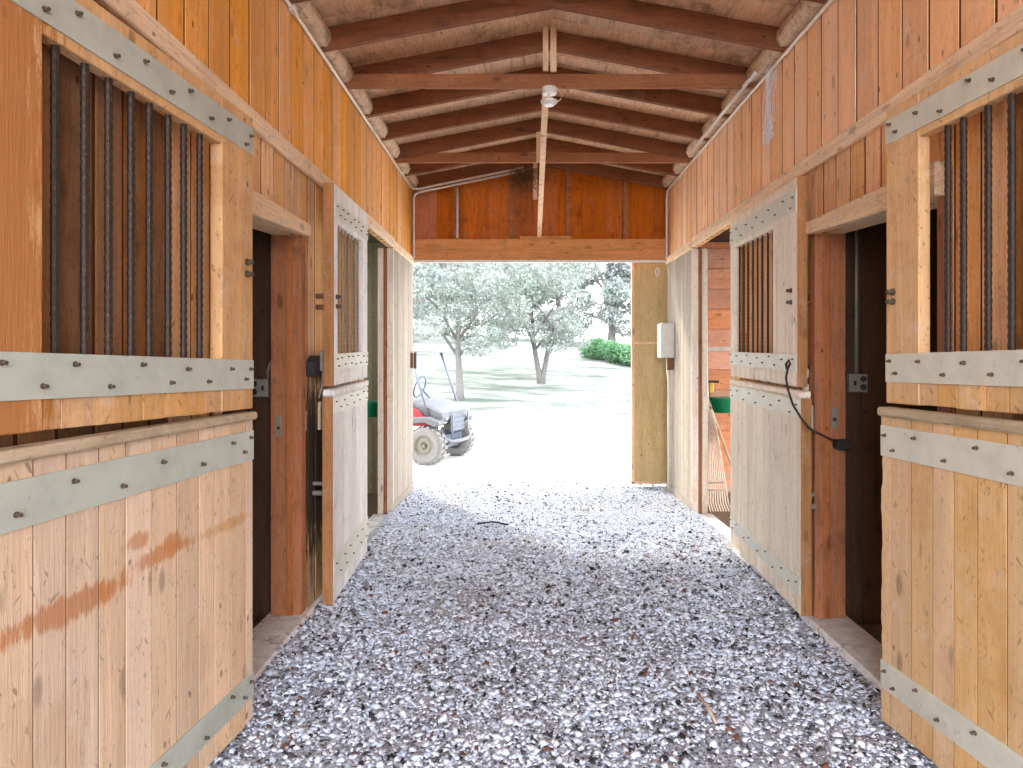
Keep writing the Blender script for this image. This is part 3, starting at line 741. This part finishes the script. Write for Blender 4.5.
small('strike_plate', 'grey keyhole plate on the left near doorway jamb', 'strike plate', (lx-.12, 4.03, 1.18), [
    ('plate', MB().box(-.015,.015,-.006,0,-.06,.06), M['outlet'], .002),
    ('keyhole', MB().lathe([(0,0),(.01,0),(.01,.003),(0,.003)], 10, Matrix.Translation((0,-.006,-.01)) @ Matrix.Rotation(PI/2,4,'X')), M['dark'], 0)], 'strike plates by the far stall doors')
small('edge_bracket', 'rusty bracket on the end of the left wall at the opening', 'bracket', (lx, 8.05, 1.55), [('bracket', MB().box(0,.03,-.07,.07,-.09,.09), M['hinge'], .006), ('pin', MB().tube([(.045,.03,-.1),(.045,.03,.1)], .014, 8), M['udark'], 0)])

# rope tie across the right jamb
def P(px, py, Y): return ((px-VX)/F*Y, Y, H-(py-VY)*Y/F)
rp = [P(788,368,3.95), P(786,378,3.93), P(788,390,3.9), P(793,405,3.88), P(801,418,3.86), P(809,428,3.86), P(818,433,3.86), P(828,438,3.88), P(838,443,3.93)]
rope = MB().tube(rp, .0065, 7).build('tie_rope', M['rope'], smooth=True)
tag(rope, 'dark tie rope drooping from the cream door to the right jamb', 'rope')
a = P(838,443,3.94)
MB().box(a[0]-.02, a[0]+.06, 3.90, 3.97, a[2]-.035, a[2]+.02).build('snap', M['dark'], rope, bevel=.008)
MB().tube([P(788,368,3.95), P(790,364,3.95), P(789,360,3.95), P(786,364,3.95), P(787,369,3.95)], .008, 7).build('knot', M['rope'], rope, smooth=True)

# baling twine hanging from conduit on right wall
tw = MB()
for q in range(20):
    y = random.uniform(4.55, 4.72); z = 3.57; pts = []
    d = random.uniform(.02,.05); yy = y; ln = random.uniform(.25,.46)
    for e in range(9):
        tt = e/8
        pts.append((XR-d-.01*math.sin(tt*5+q), yy+random.uniform(-.008,.008)+tt*.05*random.uniform(.3,1.2), z-ln*tt))
    tw.tube(pts, .0013, 4)
for q in range(26):
    cy, cz = random.uniform(4.64,4.78), random.uniform(3.08,3.2); rr_ = random.uniform(.02,.05); a0 = random.uniform(0,6)
    tw.tube([(XR-.03+random.uniform(-.015,.015), cy+rr_*math.cos(a0+e*.7), cz+rr_*math.sin(a0+e*.7)) for e in range(8)], .0014, 4)
tag(tw.build('baling_twine', M['twine']), 'frayed hank of blue grey baling twine hanging on the right wall', 'twine')

# twig nest at the gable peak
ns = MB()
for q in range(170):
    c = Vector((random.gauss(-.0,.075), 8.01+random.uniform(-.03,.03), 3.74+random.gauss(-.02,.09)))
    d = Vector((random.uniform(-1,1), random.uniform(-.5,.5), random.uniform(-1,.8))).normalized()*random.uniform(.05,.13)
    if c.z+abs(d.z) > 3.8: c.z = 3.8-abs(d.z)
    d.y = min(.05, max(-.05, d.y))
    ns.tube([c-d, c+Vector((random.uniform(-.02,.02),0,random.uniform(-.02,.02))), c+d], .0022, 4)
tag(ns.build('bird_nest', M['twig']), 'messy twig bird nest at the gable peak', 'nest')

# ------------------------------------------------------------------ far stall contents
def tub(pos, lab, r=.2, hh=.17):
    t = empty('feed_tub', pos); tag(t, lab, 'tub', 'green feed tubs in the far stalls')
    MB().lathe([(0,0),(r*.82,0),(r*.97,hh-.03),(r*.92,hh-.03),(r*.78,.02),(0,.02)], 28).build('bowl', M['green'], t, smooth=False)
    MB().lathe([(r*.93,hh-.035),(r*1.07,hh-.035),(r*1.07,hh),(r*.93,hh)], 28).build('rim', M['green'], t)
    MB().box(-.03,.03, r*.9, r*1.2, hh-.12, hh-.02).build('bracket', M['galv'], t, bevel=.004)
    return t
p = P(724, 412, 7.8); tub((p[0], 7.79, p[2]), 'green feed tub on the red boards of the right far stall')
p = P(367, 416, 7.8); tub((p[0], 7.79, p[2]), 'green feed tub deep inside the left far stall')
p = P(711, 388, 7.7); y_ = empty('yellow_handle', p); tag(y_, 'small yellow handle above the green tub in the right stall', 'handle')
MB().box(-.03,.03,-.02,.02,-.06,.06).build('grip', M['yellow'], y_, bevel=.01)
MB().box(-.03,.09,-.012,.012,.06,.085).build('cap', M['dark'], y_, bevel=.004)
MB().tube([(0,0,-.06),(.0,.33,-.12)], .008, 6).build('peg', M['galv'], y_)
# leaf rake standing head down in the right far doorway
rk = empty('leaf_rake', (0,0,0)); tag(rk, 'pale fan rake leaning head down in the right far doorway', 'rake')
top = Vector(P(708, 408, 7.2)); bl = Vector(P(708, 508, 7.0)); br = Vector(P(729, 508, 6.75))
for q in range(9):
    e = bl.lerp(br, q/8); t0 = top + Vector((.006*q, -.002*q, -.004*q))
    pts = [t0.lerp(e, w) + Vector((0, -.03*math.sin(w*PI), 0)) for w in (0,.25,.5,.75,.95)] + [e + Vector((.01,-.06,-.02))]
    MB().tube(pts, .007, 5).build('tine', M['rake'], rk)
MB().tube([bl.lerp(top,.25)+Vector((-.005,-.03,0)), br.lerp(top,.25)+Vector((.005,-.03,0))], .007, 5).build('cross_wire', M['galv'], rk)
MB().tube([bl.lerp(top,.18)+Vector((-.005,-.03,0)), br.lerp(top,.18)+Vector((.005,-.03,0))], .007, 5).build('cross_wire', M['galv'], rk)
MB().tube([top, Vector(P(707, 385, 7.35)), Vector(P(706, 330, 7.7))], .013, 7).build('handle', M['rake'], rk, smooth=True)
st = MB().tube([P(708,400,7.5), P(733,470,6.6)], .014, 7).build('broom_handle', M['pine'], smooth=True)
tag(st, 'pale wooden stick slanting behind the fan rake', 'stick')

# ------------------------------------------------------------------ floor
def fz(x, y):
    e = min(abs(x-XL), abs(x-XR))
    z = .028*mnoise.noise((x*1.1, y*.9, 0)) + .012*mnoise.noise((x*4, y*4, 2)) + .03*math.exp(-(e/.22)**2)
    # shallow worn hollow along the middle
    z -= .02*math.exp(-((x-.15)/.7)**2)
    fade = max(0, min(1, (8.6-y)/.8))
    return z*fade + .0
nx_, ny_ = 62, 178
vs, fs = [], []
for j in range(ny_+1):
    for i in range(nx_+1):
        x = XL-.02+(XR-XL+.04)*i/nx_; y = Y0+(8.5-Y0)*j/ny_
        vs.append((x, y, fz(x, y)))
for j in range(ny_):
    for i in range(nx_):
        a = j*(nx_+1)+i; fs.append((a, a+1, a+nx_+2, a+nx_+1))
fm = MB(); fm.v = vs; fm.f = fs
fl = struct(fm.build('floor', M['floor'], smooth=True)); fl['label'] = 'packed gravel floor of the barn aisle'
# loose stone chips: uncountable
N = 84000
cy = rng.uniform(0, 1, N); cy = 1.9 + (8.9-1.9)*cy**1.35
cx = rng.uniform(XL+.04, XR-.04, N)
dens = np.array([mnoise.noise((float(a)*1.3, float(b)*1.3, 7.0)) for a, b in zip(cx, cy)])
keep = rng.uniform(0, 1, N) < np.clip(.84 + dens*.8, .25, 1)
cx, cy = cx[keep], cy[keep]; N = len(cx)
cz = np.array([fz(float(a), float(b)) for a, b in zip(cx, cy)])
size = rng.gamma(3.2, .0034, N).clip(.0045, .03)*np.where(cy > 6.2, .8, 1.0)
octv = np.array([(1,0,0),(-1,0,0),(0,1,0),(0,-1,0),(0,0,1),(0,0,-1)], dtype=np.float64)
octf = np.array([(0,2,4),(2,1,4),(1,3,4),(3,0,4),(2,0,5),(1,2,5),(3,1,5),(0,3,5)])
V = np.repeat(octv[None], N, 0)*np.stack([size, size*rng.uniform(.45,.95,N), size*rng.uniform(.28,.6,N)], 1)[:,None,:]
V *= rng.uniform(.6, 1.25, (N,6,1))
V[:,:4,2] += (rng.uniform(-.35,.35,(N,4))*size[:,None])
yaw = rng.uniform(0, 2*PI, N); pit = rng.normal(0, .35, N)
c1, s1 = np.cos(pit), np.sin(pit)
X = V[:,:,0]*c1[:,None]+V[:,:,2]*s1[:,None]; Z = -V[:,:,0]*s1[:,None]+V[:,:,2]*c1[:,None]; Yv = V[:,:,1]
c2, s2 = np.cos(yaw)[:,None], np.sin(yaw)[:,None]
W = np.stack([X*c2-Yv*s2+cx[:,None], X*s2+Yv*c2+cy[:,None], Z+(cz+size*.18)[:,None]], 2).reshape(-1,3)
T = (octf[None]+6*np.arange(N)[:,None,None]).reshape(-1,3)
me = bpy.data.meshes.new('gravel')
me.vertices.add(len(W)); me.vertices.foreach_set('co', W.astype(np.float32).ravel())
me.loops.add(T.size); me.loops.foreach_set('vertex_index', T.astype(np.int32).ravel())
me.polygons.add(len(T)); me.polygons.foreach_set('loop_start', np.arange(0, T.size, 3, dtype=np.int32))
me.polygons.foreach_set('loop_total', np.full(len(T), 3, dtype=np.int32))
me.update(); me.validate(); me.materials.append(M['chips'])
gv = bpy.data.objects.new('gravel', me); COL.objects.link(gv)
tag(gv, 'loose pale blue grey stone chips strewn over the aisle floor', 'gravel', kind='stuff')
a = P(477, 525, 6.4); b = P(508, 527, 6.35)
tag(MB().tube([(a[0], a[1], .02), ((a[0]+b[0])/2, a[1]+.02, .035), (b[0], b[1], .025)], .008, 6).build('fallen_stick', M['dark'], smooth=True), 'dark fallen stick on the gravel near the left far doorway', 'stick')
a = P(697, 700, 3.16); b = P(716, 730, 2.9)
tag(MB().tube([(a[0], a[1], .025), ((a[0]+b[0])/2+.01, (a[1]+b[1])/2, .03), (b[0], b[1], .03)], .006, 6).build('fallen_stick', M['pine'], smooth=True), 'pale thin stick on the gravel toward the right near door', 'stick')

# ------------------------------------------------------------------ outside
def gz(x, y):
    if y < 11: b = 0
    elif y < 34: b = .0052*(y-11)**2*.9
    else: b = .0052*23**2*.9 + (y-34)*.03
    b -= .05*x*max(0, min(1, (y-14)/16))
    return b + .05*mnoise.noise((x*.35, y*.35, 0))*min(1, max(0, y-11)/5) - .025
vs, fs = [], []; nx_, ny_ = 90, 100
for j in range(ny_+1):
    for i in range(nx_+1):
        x = -45+90*i/nx_; y = 8.3+60*(j/ny_)**1.3
        vs.append((x, y, gz(x, y)))
for j in range(ny_):
    for i in range(nx_):
        a = j*(nx_+1)+i; fs.append((a, a+1, a+nx_+2, a+nx_+1))
fm = MB(); fm.v = vs; fm.f = fs
gr = struct(fm.build('outside_ground', M['ground'], smooth=True)); gr['label'] = 'sun bleached ground rising to a hill beyond the barn'
# ground beside and behind the barn so light bounces back
fm = MB(); fm.box(-45, 45, -25, 8.32, -.35, -.13); struct(fm.build('ground_around_barn', M['yard']))

def leaf_cloud(blobs, n, size):
    """blobs: (centre, radius xyz); quads spread in shells"""
    tot = sum(b[1][0]*b[1][1]+b[1][0]*b[1][2] for b in blobs)
    Q = []
    for c, rad in blobs:
        k_ = int(n*(rad[0]*rad[1]+rad[0]*rad[2])/tot)
        d = rng.normal(0, 1, (k_,3)); d /= np.linalg.norm(d, axis=1)[:,None]
        rr = rng.uniform(.45, 1.0, k_)**.6
        p = np.array(c)+d*rr[:,None]*np.array(rad)
        u = rng.normal(0,1,(k_,3)); u /= np.linalg.norm(u,axis=1)[:,None]
        w = np.cross(u, rng.normal(0,1,(k_,3))); w /= np.linalg.norm(w,axis=1)[:,None]
        s_ = size*rng.uniform(.6,1.4,(k_,1))
        Q.append(np.stack([p-u*s_*.5, p+w*s_*.3, p+u*s_*.5, p-w*s_*.3], 1))
    Q = np.concatenate(Q)
    return Q
def quads(name, Q, mat, parent):
    me = bpy.data.meshes.new(name); n = len(Q)
    me.vertices.add(n*4); me.vertices.foreach_set('co', Q.astype(np.float32).ravel())
    me.loops.add(n*4); me.loops.foreach_set('vertex_index', np.arange(n*4, dtype=np.int32))
    me.polygons.add(n); me.polygons.foreach_set('loop_start', np.arange(0,n*4,4,dtype=np.int32)); me.polygons.foreach_set('loop_total', np.full(n,4,dtype=np.int32))
    me.update(); me.validate(); me.materials.append(mat)
    o = bpy.data.objects.new(name, me); COL.objects.link(o); o.parent = parent; return o
def tree(x, y, h, spread, low, n, size, mat, lab, stems, blobs=16, tr=.12, fine=1.0):
    z0 = gz(x, y)
    r = empty('oak_tree', (x, y, z0)); tag(r, lab, 'tree', 'trees on the hill beyond the barn')
    tk = MB()
    for ang, lean, top in stems:
        pts, rs = [], []
        for i in range(7):
            t = i/6
            pts.append((lean*math.cos(ang)*t**1.1+.06*math.sin(t*5+ang)*t, lean*math.sin(ang)*t*.6, -.15+top*t)); rs.append(tr*(1-.55*t)*(1.35 if i == 0 else 1))
        tk.tube(pts, rs, 9)
        for q in range(5):
            t = .5+.1*q; b = Vector(pts[min(6,int(t*6))]); a = random.uniform(0,2*PI)
            e = b+Vector((math.cos(a)*spread*.55, math.sin(a)*spread*.4, h*.2+random.uniform(0,.5)))
            tk.tube([b, b.lerp(e,.5)+Vector((0,0,.2)), e], [tr*.42,tr*.28,tr*.1], 6)
    tk.build('trunk', M['bark'], r, smooth=True)
    bl = []
    for q in range(blobs):
        a = random.uniform(0,2*PI); rr = math.sqrt(random.random())*spread*.8
        zz = random.uniform(low+.3, h-.5)
        prof = math.sin(min(1,max(.1,(zz-low)/(h-low)))*PI)**.5
        R = random.uniform(.28,.42)*spread*.75*fine
        bl.append(((rr*prof*math.cos(a), rr*prof*math.sin(a), zz), (R, R, R*.7)))
    quads('foliage', leaf_cloud(bl, n, size), mat, r)
    return r
def at(px, Y): return (px-VX)/F*Y
tree(at(460,19.5), 19.5, 6.6, 2.7, 1.2, 26000, .085, M['leaf'], 'pale tree with single trunk behind the red utility vehicle', [(2, .15, 2.8)], 60, .12, .6)
tree(at(541,23.5), 23.5, 7.2, 3.4, 1.1, 30000, .095, M['leaf'], 'pale tree with forked trunk in the middle of the slope', [(2.9, .42, 2.6), (.2, .5, 2.6)], 70, .11, .6)
bg = [(395,31,10,3.4,'far pale tree on the hill above the vehicle roof'),(446,36,11,3.6,'far pale tree on the hill behind the single trunk'),(500,38,10,3.6,'far pale tree on the hill between the two front trees'),
      (560,40,10.5,3.8,'far pale tree on the hill right behind the forked trunk'),(612,34,9.5,3.3,'far pale tree on the hill above the green bushes'),(664,37,10,3.8,'far pale tree partly hid by the right opening edge'),
      (345,40,11,3.8,'far pale tree beyond the left wall end')]
for px, Y, h, sp, lab in bg:
    tree(at(px,Y), Y, h, sp, .3, 20000, .17, M['leaf2'], lab, [(random.uniform(0,6), .4, h*.5)], 44, .2, .75)
for px, Y, w, h, lab in ((598,30,.9,.95,'bright green bush at the foot of the hill trees, nearer the forked trunk'),(616,29,.9,.9,'bright green bush between two others on the right crest'),(634,28.5,.95,.85,'bright green bush against the right edge of the opening')):
    x = at(px,Y); r = empty('green_bush', (x, Y, gz(x,Y))); tag(r, lab, 'bush', 'green bushes on the crest')
    quads('foliage', leaf_cloud([((random.uniform(-.4,.4)*w, random.uniform(-.3,.3), h*random.uniform(.3,.7)), (w*.6,w*.5,h*.45)) for q in range(6)], 2600, .11), M['leaf3'], r)
    tk = MB()
    for q in range(4): tk.tube([(0,0,-.05),(random.uniform(-.2,.2),random.uniform(-.2,.2),h*.6)], .02, 5)
    tk.build('stem', M['bark'], r)

# door slab outside on the right
sd = empty('sliding_door', (1.31, 8.28, .045)); tag(sd, 'ochre plywood sliding door standing open behind the right end wall', 'sliding door')
MB().box(.03,1.25,0,.03,.02,2.72).build('panel', M['panel'], sd)
MB().box(0,.035,-.015,.045,0,2.74).build('stile', M['pine'], sd, bevel=.003)
MB().box(.035,1.25,-.012,.0,1.70,1.73).build('rail', M['pine'], sd, bevel=.003)
MB().box(.13,1.25,-.014,.0,.42,1.0).build('kick_panel', M['panel'], sd, bevel=.003)
MB().box(0,1.25,-.015,.045,-.0,.03).build('bottom_rail', M['pine'], sd, bevel=.003)
MB().tube([(.31+.02*math.cos(a), -.012, 2.58+.05*math.sin(a)) for a in np.linspace(0,2*PI,13)[:-1]], .006, 6, True).build('pull_ring', M['white'], sd)

# ------------------------------------------------------------------ utility vehicle
ang = math.radians(-20)
ut = empty('utility_vehicle', (-1.277, 10.69, -.02), (0,0,ang)); tag(ut, 'red and white utility vehicle with bull bar parked outside on the left', 'vehicle')
def wheel(x, y):
    w = empty('wheel', (x, y, .285)); w.parent = ut
    Mx = Matrix.Rotation(PI/2, 4, 'X')
    t = MB(); t.lathe([(.165,-.11),(.24,-.115),(.275,-.09),(.28,0),(.275,.09),(.24,.115),(.165,.11),(.16,0)], 28, Mx)
    for q in range(20):
        a = 2*PI*q/20
        for sy in (-1,1):
            Mt = Matrix.Rotation(a+(.08*sy),4,'Y') @ Matrix.Translation((.282,0,0))
            t.box(-.012,.014, sy*.01, sy*.1, -.026,.026, Mt)
    t.build('tyre', M['tyre'], w)
    sg = -1 if y < 0 else 1
    r = MB(); r.lathe([(0,.02),(.05,.02),(.055,.04),(.09,.045),(.13,.03),(.155,.055),(.168,.06),(.168,-.02),(0,-.02)], 24, Matrix.Rotation(PI/2 if sg < 0 else -PI/2,4,'X') @ Matrix.Translation((0,0,.045)))
    r.build('rim', M['rim'], w)
    r = MB(); r.lathe([(0,.075),(.03,.07),(.035,.02),(0,.02)], 14, Matrix.Rotation(PI/2 if sg < 0 else -PI/2,4,'X') @ Matrix.Translation((0,0,.045))); r.build('hub', M['rim'], w)
for x in (0, -1.85):
    for y in (-.52,.52): wheel(x, y)
def U(nm, mb, mt, bv=0, sm=False):
    mb.v = [(.05+(x-.05)*.55 if x > .05 else x, y, z) for x, y, z in mb.v]      # short front overhang
    return mb.build(nm, mt, ut, bevel=bv, smooth=sm)
U('chassis', MB().box(-2.3,.3,-.32,.32,.26,.42), M['udark'], .02)
hood = [(.40,.66),(.42,.74),(.36,.80),(.1,.86),(-.2,.93),(-.34,.95),(-.34,.72),(.30,.60)]
U('hood', MB().prism(hood, 'y', -.52, .52), M['uwhite'], .03)
for sy in (-1,1):
    U('fender', MB().prism([(.40,.60),(.40,.66),(.1,.72),(-.4,.70),(-.42,.62),(-.3,.60),(.0,.635),(.28,.57)], 'y', sy*.40, sy*.63), M['uwhite'], .015)
    U('side_panel', MB().prism([(-.34,.70),(-.02,.70),(-.1,.80),(-.34,.90),(-.5,.8),(-1.2,.72),(-1.2,.44),(-.45,.44),(-.40,.60)], 'y', sy*.55, sy*.58), M['red'], .012)
    U('headlight', MB().lathe([(0,0),(.07,0),(.06,.05),(0,.06)], 16, Matrix.Translation((.37, sy*.36, .70)) @ Matrix.Rotation(PI/2,4,'Y') @ Matrix.Scale(.75,4,(1,0,0))), M['lamp'])
    U('pillar', MB().tube([(.08,sy*.54,.62),(-.04,sy*.54,.95),(-.3,sy*.53,1.68)], .022, 8), M['ugrey'], 0, True)
    U('rear_pillar', MB().tube([(-1.15,sy*.54,.70),(-1.2,sy*.53,1.68)], .022, 8), M['ugrey'], 0, True)
U('roof', MB().prism([(-.22,1.68),(-.24,1.73),(-.6,1.77),(-1.25,1.74),(-1.28,1.68)], 'y', -.60, .60), M['uwhite'], .02)
U('grille', MB().box(.40,.43,-.24,.24,.46,.72), M['udark'], .01)
for z_ in (.50,.57,.64,.71): U('grille_bar', MB().tube([(.44,-.24,z_),(.44,.24,z_)], .012, 6), M['uwhite'])
bbz = [(.5,-.27,.36),(.52,-.27,.74),(.49,-.2,.79),(.49,.2,.79),(.52,.27,.74),(.5,.27,.36)]
U('bull_bar', MB().tube(bbz, .02, 8), M['ugrey'], 0, True)
U('lower_bumper', MB().tube([(.34,-.46,.5),(.44,-.44,.38),(.54,-.3,.33),(.56,0,.32),(.54,.3,.33),(.44,.44,.38),(.34,.46,.5)], .026, 8), M['uwhite'], 0, True)
U('skid_plate', MB().prism([(.5,.34),(.46,.34),(.15,.24),(.15,.2),(.2,.2)], 'y', -.25, .25), M['ugrey'], .01)
for sy in (-1,1): U('suspension_arm', MB().tube([(.05,sy*.18,.3),(.03,sy*.42,.28)], .022, 6), M['udark'])
for sy in (-1,1): U('spring', MB().tube([(.06,sy*.3,.32),(.05,sy*.3,.6)], .035, 8), M['udark'])
sw = U('steering_wheel', MB().tube([(.17*math.cos(a)*.35, .17*math.sin(a), .17*math.cos(a)) for a in np.linspace(0,2*PI,21)[:-1]], .014, 6, True), M['udark'], 0, True); sw.location = (-.55,.26,1.12)
U('steering_column', MB().tube([(-.55,.26,1.12),(-.3,.26,.88)], .018, 6), M['udark'])
U('seat', MB().prism([(-.75,.62),(-.75,.74),(-1.12,.72),(-1.2,1.18),(-1.3,1.18),(-1.25,.62)], 'y', -.5,.5), M['udark'], .03)
U('dashboard', MB().prism([(-.34,.72),(-.34,.95),(-.46,.93),(-.5,.76)], 'y', -.5,.5), M['udark'], .02)
U('cargo_bed', MB().box(-2.45,-1.35,-.6,.6,.72,.76).box(-2.45,-2.41,-.6,.6,.76,1.02).box(-1.39,-1.35,-.6,.6,.76,1.02).box(-2.45,-1.35,-.6,-.56,.76,1.02).box(-2.45,-1.35,.56,.6,.76,1.02), M['red'], .01)
U('side_lamp', MB().lathe([(0,-.03),(.04,-.02),(.05,.02),(0,.03)], 12, Matrix.Translation((.5,.4,.62)) @ Matrix.Rotation(PI/2,4,'Y')), M['udark'])

# ------------------------------------------------------------------ light
w = bpy.data.worlds.new('sky'); bpy.context.scene.world = w; w.use_nodes = True
nt = w.node_tree; nt.nodes.clear()
out = nt.nodes.new('ShaderNodeOutputWorld'); bgd = nt.nodes.new('ShaderNodeBackground'); nt.links.new(bgd.outputs[0], out.inputs[0])
tc = nt.nodes.new('ShaderNodeTexCoord'); sp = nt.nodes.new('ShaderNodeSeparateXYZ'); nt.links.new(tc.outputs['Generated'], sp.inputs[0])
mr = nt.nodes.new('ShaderNodeMapRange'); mr.inputs[1].default_value = -.9; mr.inputs[2].default_value = .5; mr.inputs[3].default_value = 1; mr.inputs[4].default_value = 0
nt.links.new(sp.outputs['Y'], mr.inputs[0])
rp_ = nt.nodes.new('ShaderNodeValToRGB'); e = rp_.color_ramp.elements
e[0].position = 0; e[0].color = (1.24,1.25,1.28,1); e[1].position = 1; e[1].color = (3.0,3.25,3.75,1)
nt.links.new(mr.outputs[0], rp_.inputs[0]); nt.links.new(rp_.outputs[0], bgd.inputs[0]); bgd.inputs[1].default_value = 1.5
sl = bpy.data.lights.new('sun', 'SUN'); sl.energy = 1.7; sl.angle = math.radians(5); sl.color = (1,.95,.86)
so = bpy.data.objects.new('sun', sl); COL.objects.link(so)
so.rotation_euler = Vector((1.83,-2.93,-2.72)).to_track_quat('-Z','Y').to_euler()

# ------------------------------------------------------------------ camera
cam = bpy.data.cameras.new('camera'); co = bpy.data.objects.new('camera', cam); COL.objects.link(co)
co.location = (0,0,H); co.rotation_euler = (PI/2,0,0)
cam.sensor_width = 36; cam.sensor_fit = 'HORIZONTAL'; cam.lens = F*36/1023
cam.shift_x = -(VX-511.5)/1023; cam.shift_y = (VY-384)/1023
cam.clip_start = .05; cam.clip_end = 300
sc = bpy.context.scene; sc.camera = co
sc.view_settings.view_transform = 'Standard'; sc.view_settings.look = 'None'; sc.view_settings.gamma = 1
sc.view_settings.use_curve_mapping = False; sc.view_settings.exposure = 1.47
sc.cycles.max_bounces = 10; sc.cycles.diffuse_bounces = 6; sc.cycles.sample_clamp_indirect = 8
try: sc.cycles.use_denoising = True
except Exception: pass
